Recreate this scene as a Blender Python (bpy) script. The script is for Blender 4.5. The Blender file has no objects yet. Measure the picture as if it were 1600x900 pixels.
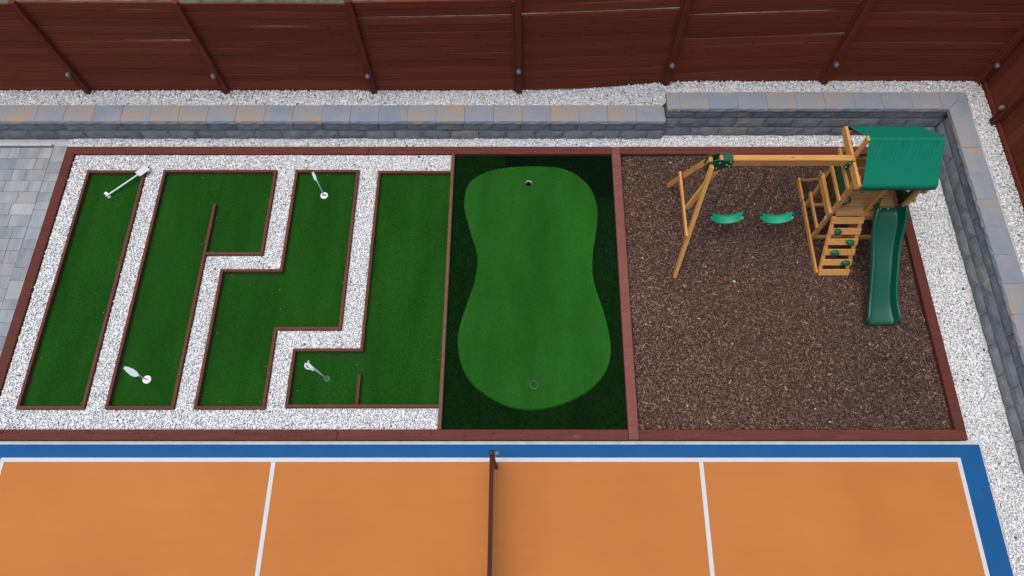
import bpy, bmesh, math, random
import numpy as np
from mathutils import Matrix, Vector

random.seed(7)
rng = np.random.default_rng(7)
S = bpy.context.scene
COL = S.collection

# ---------------------------------------------------------------- camera, sky, sun, exposure
cam_d = bpy.data.cameras.new("camera")
cam = bpy.data.objects.new("camera", cam_d); COL.objects.link(cam); S.camera = cam
cam.location = (0, 0, 9.4)
cam.rotation_euler = (math.radians(24.1), 0, 0)
cam_d.sensor_width = 36; cam_d.lens = 24.75
cam_d.shift_x = -21 / 1600
cam_d.clip_end = 2000

SUN_DIR = Vector((-0.17, -0.04, 0.98)).normalized()
SUN_EL = math.asin(SUN_DIR.z); SUN_ROT = math.atan2(SUN_DIR.x, SUN_DIR.y)
W = bpy.data.worlds.new("World"); S.world = W; W.use_nodes = True
wn = W.node_tree
bg = wn.nodes["Background"]
sky = wn.nodes.new("ShaderNodeTexSky"); sky.sky_type = 'NISHITA'; sky.sun_disc = False
sky.sun_elevation = SUN_EL; sky.sun_rotation = SUN_ROT
sky.dust_density = 4.0; sky.air_density = 1.0; sky.ozone_density = 1.0
wn.links.new(sky.outputs[0], bg.inputs[0]); bg.inputs[1].default_value = 0.12
sd = bpy.data.lights.new("sun", 'SUN'); sd.energy = 1.0; sd.angle = math.radians(60); sd.color = (1.0, 0.96, 0.90)
sun = bpy.data.objects.new("sun", sd); COL.objects.link(sun)
sun.rotation_euler = (-SUN_DIR).to_track_quat('-Z', 'Y').to_euler()
sun.location = (-20, 18, 30)
S.view_settings.view_transform = 'Standard'; S.view_settings.look = 'None'
S.view_settings.gamma = 1.0; S.view_settings.use_curve_mapping = False
S.view_settings.exposure = 0.6

# ---------------------------------------------------------------- materials
ALB = .70          # the photograph's tones are brighter than the surfaces' own reflectance
def srgb(r, g, b):
    f = lambda c: (c / 255 / 12.92) if c / 255 <= .04045 else ((c / 255 + .055) / 1.055) ** 2.4
    return (f(r) * ALB, f(g) * ALB, f(b) * ALB, 1)

class NT:
    def __init__(s, name, rough=.8, spec=.3):
        s.m = bpy.data.materials.new(name); s.m.use_nodes = True
        s.t = s.m.node_tree; s.b = s.t.nodes["Principled BSDF"]
        s.b.inputs['Roughness'].default_value = rough
        s.b.inputs['Specular IOR Level'].default_value = spec
    def n(s, kind, **kw):
        o = s.t.nodes.new(kind)
        for k, v in kw.items():
            if k in o.inputs: o.inputs[k].default_value = v
            else: setattr(o, k, v)
        return o
    def l(s, a, b): s.t.links.new(a, b)
    def coord(s, scale=(1, 1, 1), rnd=True, world=False):
        if world:
            src = s.n('ShaderNodeNewGeometry').outputs['Position']
        else:
            src = s.n('ShaderNodeTexCoord').outputs['Object']
        if rnd and not world:
            oi = s.n('ShaderNodeObjectInfo'); mul = s.n('ShaderNodeVectorMath', operation='MULTIPLY')
            cb = s.n('ShaderNodeCombineXYZ')
            for i in range(3): s.l(oi.outputs['Random'], cb.inputs[i])
            s.l(cb.outputs[0], mul.inputs[0]); mul.inputs[1].default_value = (37.1, 91.7, 53.3)
            add = s.n('ShaderNodeVectorMath', operation='ADD'); s.l(src, add.inputs[0]); s.l(mul.outputs[0], add.inputs[1]); src = add.outputs[0]
        mp = s.n('ShaderNodeMapping'); mp.inputs['Scale'].default_value = scale; s.l(src, mp.inputs[0])
        return mp.outputs[0]
    def noise(s, vec, scale, detail=4, rough=.55):
        o = s.n('ShaderNodeTexNoise'); o.inputs['Scale'].default_value = scale
        o.inputs['Detail'].default_value = detail; o.inputs['Roughness'].default_value = rough
        s.l(vec, o.inputs['Vector']); return o.outputs[0]
    def ramp(s, fac, stops):
        r = s.n('ShaderNodeValToRGB'); e = r.color_ramp.elements
        while len(e) < len(stops): e.new(.5)
        for i, (p, c) in enumerate(stops): e[i].position = p; e[i].color = c
        s.l(fac, r.inputs[0]); return r.outputs[0]
    def mix(s, fac, a, b, mode='MIX'):
        m = s.n('ShaderNodeMix', data_type='RGBA', blend_type=mode)
        for sock, v in ((m.inputs[0], fac), (m.inputs[6], a), (m.inputs[7], b)):
            if hasattr(v, 'is_output'): s.l(v, sock)
            else: sock.default_value = v
        return m.outputs[2]
    def color(s, c):
        if hasattr(c, 'is_output'): s.l(c, s.b.inputs['Base Color'])
        else: s.b.inputs['Base Color'].default_value = c
    def bump(s, h, strength=.3, dist=.01):
        b = s.n('ShaderNodeBump'); b.inputs['Strength'].default_value = strength; b.inputs['Distance'].default_value = dist
        s.l(h, b.inputs['Height']); s.l(b.outputs[0], s.b.inputs['Normal'])
    def rnd(s):
        return s.n('ShaderNodeObjectInfo').outputs['Random']

def sc(c, k): return (c[0] * k, c[1] * k, c[2] * k, 1)

def wood(name, c, var=.25, grain=(1, 14, 14), rough=.75, knots=True, gamt=.5, wear=None):
    m = NT(name, rough, .08)
    v = m.coord(grain)
    g = m.noise(v, 3.0, 6, .6)
    base = m.ramp(g, [(.28, sc(c, 1 - gamt)), (.52, c), (.78, sc(c, 1 + gamt * .6))])
    base = m.mix(1.0, base, m.ramp(m.rnd(), [(0, (1 - var,) * 3 + (1,)), (1, (1 + var,) * 3 + (1,))]), 'MULTIPLY')
    if knots:
        vv = m.coord((2.2, 6, 6))
        vo = m.n('ShaderNodeTexVoronoi'); vo.inputs['Scale'].default_value = 1.6; m.l(vv, vo.inputs['Vector'])
        k = m.ramp(vo.outputs['Distance'], [(.05, (1, 1, 1, 1)), (.13, (0, 0, 0, 1))])
        base = m.mix(k, base, sc(c, .35))
    if wear:
        w = m.noise(m.coord((1.2, 5, 5)), 4.0, 7, .75)
        base = m.mix(m.ramp(w, [(.58, (0, 0, 0, 1)), (.72, (.6,) * 3 + (1,))]), base, wear)
    m.color(base); m.bump(g, .35, .004)
    return m.m

def plain(name, c, rough=.5, spec=.4, var=.08, scale=12):
    m = NT(name, rough, spec)
    n = m.noise(m.coord(), scale, 5, .6)
    m.color(m.ramp(n, [(.3, sc(c, 1 - var)), (.7, sc(c, 1 + var))]))
    m.bump(n, .08, .003)
    return m.m

M = {}
M['fence'] = wood('fence_wood', srgb(126, 63, 44), .15, (.8, 10, 10), .8, True, .20)
M['fence_dark'] = wood('fence_post_wood', srgb(120, 59, 42), .12, (10, 10, .8), .8, False, .3)
M['timber'] = wood('stained_timber', srgb(113, 63, 54), .16, (.9, 9, 9), .75, False, .22, wear=srgb(140, 108, 98))
M['timber_faded'] = wood('faded_timber', srgb(138, 86, 77), .06, (.9, 9, 9), .8, False, .18, wear=srgb(165, 135, 124))
M['border'] = wood('lane_border_wood', srgb(112, 70, 57), .12, (1, 12, 12), .75, False, .22, wear=srgb(135, 105, 90))
M['thin_timber'] = wood('worn_timber', srgb(128, 96, 76), .1, (1, 12, 12), .8, False, .25, wear=srgb(150, 130, 110))
M['cedar'] = wood('cedar_wood', srgb(228, 166, 96), .10, (1.2, 14, 14), .6, True, .22)
M['cedar_deck'] = wood('cedar_deck_wood', srgb(205, 158, 104), .12, (1.2, 14, 14), .65, True, .25)
M['roof'] = plain('green_vinyl_tarp', srgb(5, 128, 98), .6, .15, .05, 5)
M['slide'] = plain('green_slide_plastic', srgb(11, 92, 70), .34, .4, .04, 3)
M['swing_green'] = plain('green_belt_plastic', srgb(20, 170, 125), .4, .5, .05, 8)
M['bracket'] = plain('green_bracket_steel', srgb(8, 88, 50), .4, .5, .08, 10)
M['panel_green'] = plain('green_panel_plastic', srgb(34, 78, 42), .45, .45, .12, 6)
M['rock_green'] = plain('green_rock_plastic', srgb(14, 105, 62), .5, .4, .15, 30)
M['chain'] = plain('coated_chain', srgb(44, 92, 80), .45, .5, .15, 40)
M['bolt'] = plain('zinc_bolt', srgb(205, 205, 205), .35, .6, .05, 30)
M['white'] = plain('white_plastic', (.82, .83, .85, 1), .45, .4, .03, 10)
M['flagcloth'] = plain('white_flag_cloth', (.84, .86, .90, 1), .8, .2, .04, 14)
_t = M['flagcloth'].node_tree; _o = _t.nodes['Material Output']; _p = _t.nodes['Principled BSDF']
_tr = _t.nodes.new('ShaderNodeBsdfTranslucent'); _tr.inputs[0].default_value = (.84, .86, .90, 1)
_mx = _t.nodes.new('ShaderNodeMixShader'); _mx.inputs[0].default_value = .45
_t.links.new(_p.outputs[0], _mx.inputs[1]); _t.links.new(_tr.outputs[0], _mx.inputs[2]); _t.links.new(_mx.outputs[0], _o.inputs[0])
M['black'] = plain('black_plastic', srgb(18, 18, 20), .5, .4, .1, 20)
M['dark'] = plain('dark_hollow', srgb(10, 16, 12), .9, .1, .1, 20)
M['lampgrey'] = plain('grey_lamp_plastic', srgb(92, 95, 102), .4, .5, .1, 20)
M['lens'] = plain('frosted_lens', srgb(112, 116, 124), .25, .5, .05, 20)
M['blue'] = plain('blue_court_paint', srgb(33, 97, 154), .8, .08, .05, 2.5)
M['line'] = plain('white_line_paint', srgb(224, 224, 226), .7, .25, .04, 5)
M['concrete'] = plain('pale_concrete', srgb(205, 212, 214), .85, .2, .12, 7)
M['net'] = plain('brown_net_cord', srgb(168, 124, 112), .8, .1, .1, 20)
M['tape'] = plain('dark_net_tape', srgb(88, 44, 36), .8, .1, .1, 9)
M['steel'] = plain('dark_steel', srgb(38, 48, 56), .45, .5, .1, 20)
M['tan'] = plain('tan_steel', srgb(130, 120, 100), .5, .4, .1, 20)

def court_mat():
    m = NT('orange_court_paint', .8, .08)
    v = m.coord(rnd=False)
    a = m.noise(v, .55, 4, .6); b = m.noise(v, 160, 2, .5)
    c = m.ramp(a, [(.3, srgb(202, 127, 66)), (.7, srgb(211, 136, 73))])
    st = m.noise(m.coord((.35, 7, 1), rnd=False), 1.5, 4, .6)
    c = m.mix(1.0, c, m.ramp(st, [(.3, (.982,) * 3 + (1,)), (.7, (1.015,) * 3 + (1,))]), 'MULTIPLY')
    c = m.mix(m.ramp(b, [(.35, (0, 0, 0, 1)), (.65, (.14,) * 3 + (1,))]), c, srgb(186, 114, 58))
    m.color(c); m.bump(b, .15, .002); return m.m
M['orange'] = court_mat()

def turf_mat(name, lo, hi, fine=260):
    m = NT(name, .9, .04)
    v = m.coord(rnd=True)
    a = m.noise(v, fine, 3, .7)
    big = m.noise(m.coord((2.2, .45, 1)), 1.1, 4, .55)
    mid = m.noise(v, 26, 4, .7)
    c = m.ramp(a, [(.34, lo), (.66, hi)])
    c = m.mix(1.0, c, m.ramp(big, [(.32, (.82,) * 3 + (1,)), (.68, (1.2,) * 3 + (1,))]), 'MULTIPLY')
    c = m.mix(1.0, c, m.ramp(mid, [(.3, (.86,) * 3 + (1,)), (.7, (1.13,) * 3 + (1,))]), 'MULTIPLY')
    m.color(c); m.bump(a, .7, .012); return m.m
M['turf'] = turf_mat('lane_turf', srgb(10, 50, 6), srgb(46, 106, 34), 130)
M['green'] = turf_mat('putting_turf', srgb(14, 66, 11), srgb(54, 122, 43), 130)
M['fringe'] = turf_mat('fringe_turf', srgb(6, 30, 7), srgb(24, 62, 22), 130)
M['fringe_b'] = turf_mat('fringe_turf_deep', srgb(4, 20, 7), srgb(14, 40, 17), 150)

def attr_mat(name, rough=.8, spec=.1):
    m = NT(name, rough, spec)
    a = m.n('ShaderNodeAttribute', attribute_name='tone')
    n = m.noise(m.coord(rnd=False), 60, 3, .6)
    c = m.mix(1.0, a.outputs['Color'], m.ramp(n, [(.3, (.85,) * 3 + (1,)), (.7, (1.1,) * 3 + (1,))]), 'MULTIPLY')
    m.color(c); return m.m
M['pebble'] = attr_mat('white_marble_pebbles', .75, .15)
M['chip'] = attr_mat('bark_chips', .9, .05)
M['blade'] = attr_mat('grass_blades', .7, .15)

def bed_mat(name, a, b, scale):
    m = NT(name, .9, .15)
    n = m.noise(m.coord(rnd=False), scale, 5, .7)
    m.color(m.ramp(n, [(.35, a), (.65, b)])); m.bump(n, .6, .02); return m.m
M['bed'] = bed_mat('gravel_bed', (.40, .40, .395, 1), (.62, .62, .61, 1), 55)
M['soil'] = bed_mat('bark_bed', srgb(44, 32, 29), srgb(84, 64, 57), 60)
M['ground'] = bed_mat('rough_ground', srgb(66, 76, 58), srgb(126, 134, 116), 3.5)

def paver_mat():
    m = NT('marbled_paver', .85, .1)
    v = m.coord((4.5, .9, 1))
    n = m.noise(v, 1.6, 5, .62)
    base = m.ramp(m.rnd(), [(0, srgb(152, 158, 162)), (.35, srgb(163, 168, 171)), (.65, srgb(168, 172, 174)), (.85, srgb(168, 167, 165)), (1, srgb(192, 194, 193))])
    c = m.mix(1.0, base, m.ramp(n, [(.28, (.72, .74, .77, 1)), (.5, (1, 1, 1, 1)), (.74, (1.25, 1.25, 1.26, 1))]), 'MULTIPLY')
    m.color(c); m.bump(m.noise(v, 60, 4, .7), .2, .003); return m.m
M['paver'] = paver_mat()

def block_mat():
    m = NT('split_face_concrete', .9, .1)
    v = m.coord()
    n = m.noise(v, 5, 6, .65); f = m.noise(v, 45, 5, .7)
    base = m.ramp(m.rnd(), [(0, srgb(138, 146, 152)), (.5, srgb(147, 154, 159)), (.85, srgb(154, 159, 162)), (1, srgb(160, 161, 157))])
    c = m.mix(1.0, base, m.ramp(n, [(.3, (.70, .71, .73, 1)), (.55, (1, 1, 1, 1)), (.78, (1.25, 1.25, 1.22, 1))]), 'MULTIPLY')
    c = m.mix(1.0, c, m.ramp(f, [(.3, (.8,) * 3 + (1,)), (.7, (1.12,) * 3 + (1,))]), 'MULTIPLY')
    m.color(c); m.bump(f, .8, .012); return m.m
M['block'] = block_mat()

def cap_mat():
    m = NT('blended_cap_stone', .85, .1)
    v = m.coord((.8, 1.4, 1))
    n = m.noise(v, 2.6, 4, .55); f = m.noise(v, 50, 4, .7)
    oi = m.rnd()
    add = m.n('ShaderNodeMath', operation='MULTIPLY_ADD'); m.l(oi, add.inputs[0]); add.inputs[1].default_value = .30; 
    sub = m.n('ShaderNodeMath', operation='SUBTRACT'); m.l(n, sub.inputs[0]); sub.inputs[1].default_value = .15; m.l(sub.outputs[0], add.inputs[2])
    c = m.ramp(add.outputs[0], [(.28, srgb(146, 158, 172)), (.46, srgb(160, 166, 174)), (.60, srgb(172, 165, 160)), (.76, srgb(184, 166, 146))])
    c = m.mix(1.0, c, m.ramp(f, [(.3, (.9,) * 3 + (1,)), (.7, (1.07,) * 3 + (1,))]), 'MULTIPLY')
    m.color(c); m.bump(f, .3, .004); return m.m
M['cap'] = cap_mat()

# ---------------------------------------------------------------- mesh helpers
WM = {}
def link(name, mesh, mat=None, parent=None, mtx=None):
    o = bpy.data.objects.new(name, mesh); COL.objects.link(o)
    mtx = mtx or Matrix.Identity(4)
    if parent is not None:
        o.parent = parent; o.matrix_basis = WM[parent].inverted() @ mtx
    else:
        o.matrix_basis = mtx
    WM[o] = mtx
    if mat is not None and mesh is not None and not mesh.materials: mesh.materials.append(M[mat])
    return o
def tag(o, label=None, cat=None, group=None, kind=None):
    for k, v in (('label', label), ('category', cat), ('group', group), ('kind', kind)):
        if v: o[k] = v
    return o
def thing(name, loc, label, cat, group=None):
    o = link(name, None, mtx=Matrix.Translation(loc)); o.empty_display_size = .1
    return tag(o, label, cat, group)
def mesh_of(verts, faces, mat=None, smooth=False):
    me = bpy.data.meshes.new('mesh'); me.from_pydata([tuple(v) for v in verts], [], faces)
    if mat: me.materials.append(M[mat])
    if smooth: me.polygons.foreach_set('use_smooth', [True] * len(me.polygons))
    me.update(); return me
BOX = {}
def box_mesh(sx, sy, sz, mat, bev=.006):
    k = (round(sx, 3), round(sy, 3), round(sz, 3), mat, bev)
    if k in BOX: return BOX[k]
    bm = bmesh.new(); bmesh.ops.create_cube(bm, size=1)
    bmesh.ops.scale(bm, vec=(sx, sy, sz), verts=bm.verts)
    if bev: bmesh.ops.bevel(bm, geom=bm.edges[:], offset=min(bev, min(sx, sy, sz) * .3), segments=1, affect='EDGES')
    me = bpy.data.meshes.new('box'); bm.to_mesh(me); bm.free(); me.materials.append(M[mat]); BOX[k] = me
    return me
def box(name, x0, x1, y0, y1, z0, z1, mat, parent=None, bev=.006):
    return link(name, box_mesh(x1 - x0, y1 - y0, z1 - z0, mat, bev), None, parent,
                Matrix.Translation(((x0 + x1) / 2, (y0 + y1) / 2, (z0 + z1) / 2)))
def beam(name, a, b, w, h, mat, parent=None, up=(0, 0, 1), bev=.006, ext=0):
    """bar from a to b: w across, h along the up direction"""
    a, b = Vector(a), Vector(b); d = (b - a); L = d.length; d.normalize()
    a = a - d * ext; b = b + d * ext; L += 2 * ext
    u = Vector(up); s = u.cross(d)
    if s.length < 1e-4: s = Vector((0, 1, 0)).cross(d)
    s.normalize(); u = d.cross(s)
    m = Matrix((d, s, u)).transposed().to_4x4(); m.translation = (a + b) / 2
    return link(name, box_mesh(L, w, h, mat, bev), None, parent, m)
def tube_data(pts, r, n=6, closed=False):
    pts = [Vector(p) for p in pts]; V = []; F = []
    for i, p in enumerate(pts):
        q0 = pts[i - 1] if (i > 0 or closed) else p; q1 = pts[(i + 1) % len(pts)] if (i < len(pts) - 1 or closed) else p
        d = (q1 - q0).normalized(); ref = Vector((0, 0, 1)) if abs(d.z) < .9 else Vector((1, 0, 0))
        s = d.cross(ref).normalized(); u = s.cross(d); rr = r[i] if isinstance(r, (list, tuple)) else r
        for k in range(n):
            a = 2 * math.pi * k / n; V.append(p + (s * math.cos(a) + u * math.sin(a)) * rr)
    m = len(pts)
    for i in range(m if closed else m - 1):
        j = (i + 1) % m
        for k in range(n): F.append((i * n + k, i * n + (k + 1) % n, j * n + (k + 1) % n, j * n + k))
    if not closed: F += [tuple(range(n))[::-1], tuple(range((m - 1) * n, m * n))]
    return V, F
def tube(name, pts, r, mat, parent=None, n=6, closed=False):
    V, F = tube_data(pts, r, n, closed)
    c = sum(V, Vector()) / len(V)
    return link(name, mesh_of([v - c for v in V], F, mat, True), None, parent, Matrix.Translation(c))
def lathe(name, prof, mat, parent=None, mtx=None, n=20, smooth=True, caps=True):
    V = []; F = []
    for r, z in prof:
        for k in range(n): V.append((r * math.cos(2 * math.pi * k / n), r * math.sin(2 * math.pi * k / n), z))
    for i in range(len(prof) - 1):
        for k in range(n): F.append((i * n + k, i * n + (k + 1) % n, (i + 1) * n + (k + 1) % n, (i + 1) * n + k))
    if caps: F += [tuple(range(n))[::-1], tuple(range((len(prof) - 1) * n, len(prof) * n))]
    return link(name, mesh_of(V, F, mat, smooth), None, parent, mtx)
def prism(name, poly, z0, z1, mat, parent=None):
    cx = sum(p[0] for p in poly) / len(poly); cy = sum(p[1] for p in poly) / len(poly); n = len(poly)
    V = [(x - cx, y - cy, 0) for x, y in poly] + [(x - cx, y - cy, z1 - z0) for x, y in poly]
    F = [tuple(range(n))[::-1], tuple(range(n, 2 * n))] + [(i, (i + 1) % n, n + (i + 1) % n, n + i) for i in range(n)]
    return link(name, mesh_of(V, F, mat), None, parent, Matrix.Translation((cx, cy, z0)))
def scatter(name, shapes, pos, rot, scl, tone, mat, parent=None, kind='stuff'):
    """one joined mesh made of many small deformed copies of the shapes"""
    N = len(pos); Vs = []; Fs = []; Ts = []; off = 0
    pick = rng.integers(0, len(shapes), N)
    for si, (sv, sf) in enumerate(shapes):
        I = np.where(pick == si)[0]
        if not len(I): continue
        sv = np.array(sv); sf = np.array(sf)
        v = sv[None] * scl[I][:, None, :]
        v = np.einsum('nij,nkj->nki', rot[I], v) + pos[I][:, None, :]
        k = len(sv)
        f = sf[None] + (np.arange(len(I)) * k)[:, None, None] + off
        Vs.append(v.reshape(-1, 3)); Fs.append(f.reshape(-1, 3)); Ts.append(np.repeat(tone[I], k, axis=0)); off += len(I) * k
    V = np.concatenate(Vs).astype(np.float32); F = np.concatenate(Fs).astype(np.int32); T = np.concatenate(Ts)
    me = bpy.data.meshes.new(name)
    me.vertices.add(len(V)); me.vertices.foreach_set('co', V.ravel())
    me.loops.add(F.size); me.loops.foreach_set('vertex_index', F.ravel())
    me.polygons.add(len(F)); me.polygons.foreach_set('loop_start', np.arange(0, F.size, 3, dtype=np.int32))
    at = me.attributes.new('tone', 'FLOAT_COLOR', 'POINT')
    at.data.foreach_set('color', np.concatenate([T, np.ones((len(T), 1))], 1).astype(np.float32).ravel())
    me.update(calc_edges=True); me.validate()
    return tag(link(name, me, mat, parent, WM[parent] if parent else None), kind=kind)
def rot_mats(yaw, pitch, roll):
    cy, sy, cp, sp, cr, sr = np.cos(yaw), np.sin(yaw), np.cos(pitch), np.sin(pitch), np.cos(roll), np.sin(roll)
    return np.stack([np.stack([cy * cp, cy * sp * sr - sy * cr, cy * sp * cr + sy * sr], -1),
                     np.stack([sy * cp, sy * sp * sr + cy * cr, sy * sp * cr - cy * sr], -1),
                     np.stack([-sp, cp * sr, cp * cr], -1)], 1)
def lin(r, g, b): return np.array(srgb(r, g, b)[:3])

# ---------------------------------------------------------------- ground levels
def smooth(t): t = min(1, max(0, t)); return t * t * (3 - 2 * t)
def up_z(x, y=9.0):
    far = .42 + .22 * smooth((x - .2) / 2.6)
    if x > 2.19: return far
    return .42 + (far - .42) * smooth((y - 7.16) / .22)
FY = 7.47; FX = 7.17                      # back fence boards' plane, right fence boards' plane
WALL_B = 6.84; WALL_BR = 6.905; WALL_R = 6.50

def sheet(name, xs, ys, zf, mat, kind='structure'):
    V = [(x, y, zf(x, y)) for y in ys for x in xs]; n = len(xs)
    F = [(j * n + i, j * n + i + 1, (j + 1) * n + i + 1, (j + 1) * n + i) for j in range(len(ys) - 1) for i in range(n - 1)]
    return tag(link(name, mesh_of(V, F, mat)), kind=kind)
sheet('ground', [-300, 300], [-300, 300], lambda x, y: -.16, 'ground')
xs_up = [-300, -60, -20] + [-10 + .12 * i for i in range(170)] + [20, 60, 300]
sheet('upper_ground', xs_up, [7.13, 7.2, 7.27, 7.34, 7.4, 7.6, 9, 14, 30, 80, 300], lambda x, y: up_z(x, y) - .03, 'ground')
sheet('side_ground', [6.72, 7.1, 7.4, 9, 14, 30, 80, 300], [-40, -10, 0, 2, 4, 6, 6.99], lambda x, y: .605, 'ground')
sheet('gravel_bed', [-9.6, -7.31], [6.66, 6.86], lambda x, y: -.03, 'bed')
sheet('gravel_bed', [-7.2, -1.16], [2.09, 6.53], lambda x, y: -.012 + .0, 'bed')
sheet('gravel_bed', [-7.31, 6.6], [6.6, 6.95], lambda x, y: .0, 'bed')
sheet('gravel_bed', [5.8, 6.56], [-6, 6.6], lambda x, y: -.002, 'bed')
def bark_z(x, y):
    z = .007 * np.sin(2.1 * x + 1.3 * y) + .006 * np.sin(3.7 * y - 1.9 * x + 1) + .004 * np.sin(7 * x + 5 * y)
    for cx, cy, d, rx, ry in ((2.95, 5.10, .055, .30, .34), (3.68, 5.10, .055, .30, .34), (5.06, 3.42, .035, .32, .22)):
        z = z - d * np.exp(-((x - cx) / rx) ** 2 - ((y - cy) / ry) ** 2)
    return z
sheet('bark_bed', [1.44 + .109 * i for i in range(41)], [2.04 + .1135 * i for i in range(41)], lambda x, y: float(bark_z(x, y)) - .014, 'soil')
sheet('gravel_bed', [x for x in xs_up if -10 <= x <= 7.2], [7.14, 7.2, 7.27, 7.34, 7.4, 7.48], lambda x, y: up_z(x, y) - .008, 'bed')
sheet('gravel_bed', [6.79, 7.2], [-6, 7.095], lambda x, y: .638, 'bed')

# court
def slab(name, x0, x1, y0, y1, z0, z1, mat):
    return tag(box(name, x0, x1, y0, y1, z0, z1, mat, None, 0), kind='structure')
CY0 = -5.2
slab('court_slab', -7.6, 6.02, CY0 - .4, 1.968, -.12, -.004, 'concrete')
slab('court_surround', -7.35, 6.035, CY0 - .36, 1.924, -.118, 0.0, 'blue')
slab('court_surface', -6.90, 5.72, CY0, 1.735, -.116, .004, 'orange')
def line(x0, x1, y0, y1, z=.006): return slab('court_line', x0, x1, y0, y1, -.1, z, 'line')
line(-6.92, 5.74, 1.695, 1.75); line(-6.92, 5.74, CY0 - .02, CY0 + .035)
line(-6.92, -6.865, CY0 + .036, 1.694); line(5.685, 5.74, CY0 + .036, 1.694)
line(-3.345, -3.29, CY0 + .036, 1.694); line(2.285, 2.34, CY0 + .036, 1.694)
line(-6.864, -3.346, -1.76, -1.705); line(2.341, 5.684, -1.76, -1.705)

# ---------------------------------------------------------------- paver patio on the left
patio = tag(link('paver_patio', mesh_of([(-12, 2.0, 0), (-7.32, 2.0, 0), (-7.32, 6.66, 0), (-12, 6.66, 0)], [(0, 1, 2, 3)], 'tan')), kind='structure')
PM = {}
def paver(x0, x1, y0, y1):
    g = .0018; dz = random.uniform(-.002, .002)
    box('paver', x0 + g, x1 - g, y0 + g, y1 - g, -.05, .045 + dz, 'paver', patio, .0025)
y = 6.64; row = 0
while y > 2.05:
    h = .205
    x = -7.541
    while x > -9.6:
        w = random.choice([.16, .205, .205, .31, .31, .36])
        paver(x - w, x, max(y - h, 2.0), y); x -= w
    y -= h; row += 1
y = 6.68
while y > 2.1:
    h = random.choice([.155, .205, .31, .205]); y1 = max(y - h, 2.0)
    paver(-7.54, -7.325, y1, y); y = y1
strip = tag(box('patio_edge_strip', -9.8, -7.58, 6.675, 6.715, -.05, .06, 'concrete'), 'long white plastic edge strip between patio pavers and retaining wall', 'edging')

# ---------------------------------------------------------------- retaining wall
def block_mesh(seed, L=.443, H=.192, D=.28):
    r = random.Random(seed); nx, nz = 5, 3; V = []; F = []
    for j in range(nz + 1):
        for i in range(nx + 1):
            e = (i in (0, nx)) or (j in (0, nz))
            y = .014 + r.uniform(-.002, .003) if e else r.uniform(-.010, .004)
            V.append((-L / 2 + L * i / nx, y, H * j / nz))
    k = len(V); n1 = nx + 1
    for j in range(nz):
        for i in range(nx): F.append((j * n1 + i, j * n1 + i + 1, (j + 1) * n1 + i + 1, (j + 1) * n1 + i))
    V += [(-L / 2, D, 0), (L / 2, D, 0), (L / 2, D, H), (-L / 2, D, H)]
    F.append(tuple(nz * n1 + i for i in range(n1)) + (k + 2, k + 3))
    F.append(tuple(i for i in range(nx, -1, -1)) + (k, k + 1))
    F.append(tuple(j * n1 for j in range(nz, -1, -1))[::-1] + (k + 3, k))
    F.append(tuple(j * n1 + nx for j in range(nz, -1, -1)) + (k + 1, k + 2))
    F.append((k + 1, k, k + 3, k + 2))
    return mesh_of(V, F, 'block')
BM_ = [block_mesh(i) for i in range(8)]
wall = thing('retaining_wall', (0, 7.0, 0), 'low grey split-face block retaining wall with blended tan and blue-grey cap stones', 'wall')
HB = .196; LB = .45
RZ = Matrix.Rotation(math.radians(-90), 4, 'Z')
def wall_run(x0, x1, yb, courses, z_base=-.02):
    for c in range(courses):
        x = x0 - (LB / 2 if c % 2 else 0); yy = yb + .024 * c
        while x < x1 - .02:
            a, b = max(x, x0), min(x + LB, x1)
            m = Matrix.Translation(((a + b) / 2, yy + random.uniform(-.004, .004), z_base + c * HB)) @ Matrix.Diagonal(((b - a) / LB, 1, 1, 1))
            link('block', random.choice(BM_), None, wall, m); x += LB
def wall_run_r(y0, y1, xb, courses, z_base=-.02):       # along Y, faces -X
    for c in range(courses):
        y = y1 + (LB / 2 if c % 2 else 0); xx = xb + .018 * c
        while y > y0 + .02:
            a, b = min(y, y1), max(y - LB, y0)
            m = Matrix.Translation((xx + random.uniform(-.004, .004), (a + b) / 2, z_base + c * HB)) @ RZ @ Matrix.Diagonal(((a - b) / LB, 1, 1, 1))
            link('block', random.choice(BM_), None, wall, m); y -= LB
wall_run(-10.2, 2.20, WALL_B, 2)
wall_run(2.201, 6.62, WALL_BR, 3)
wall_run_r(-4.0, 6.90, WALL_R, 3)
ZC1 = -.02 + 2 * HB; ZC2 = -.02 + 3 * HB; TC = .072
def cap_mesh(L, D=.325, T=TC, seed=0):
    r = random.Random(seed); n = 6; V = []; F = []
    prof = [(.008, 0), (.0, .02), (.003, .05), (.012, T), (D - .008, T), (D, T - .008), (D, 0)]
    for i in range(n + 1):
        for j, (y, z) in enumerate(prof):
            jit = r.uniform(-.006, .006) if j < 3 else (r.uniform(-.003, .003) if j == 3 else 0)
            V.append((-L / 2 + L * i / n, y + jit, z))
    p = len(prof)
    for i in range(n):
        for j in range(p):
            F.append((i * p + j, (i + 1) * p + j, (i + 1) * p + (j + 1) % p, i * p + (j + 1) % p))
    F.append(tuple(range(p))[::-1] and tuple(range(p))); F.append(tuple(range(n * p, (n + 1) * p))[::-1])
    me = mesh_of(V, F, 'cap')
    bm = bmesh.new(); bm.from_mesh(me); bmesh.ops.recalc_face_normals(bm, faces=bm.faces); bm.to_mesh(me); bm.free()
    return me
CAPS = [cap_mesh(.444, seed=i) for i in range(6)]
CAPS_L = {}
def cap(mx, w):
    s = Matrix.Diagonal((w / .448, 1, 1, 1))
    link('cap_stone', random.choice(CAPS), None, wall, mx @ s @ Matrix.Rotation(random.uniform(-.004, .004), 4, 'Z'))
x = 2.185; first = True
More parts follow.
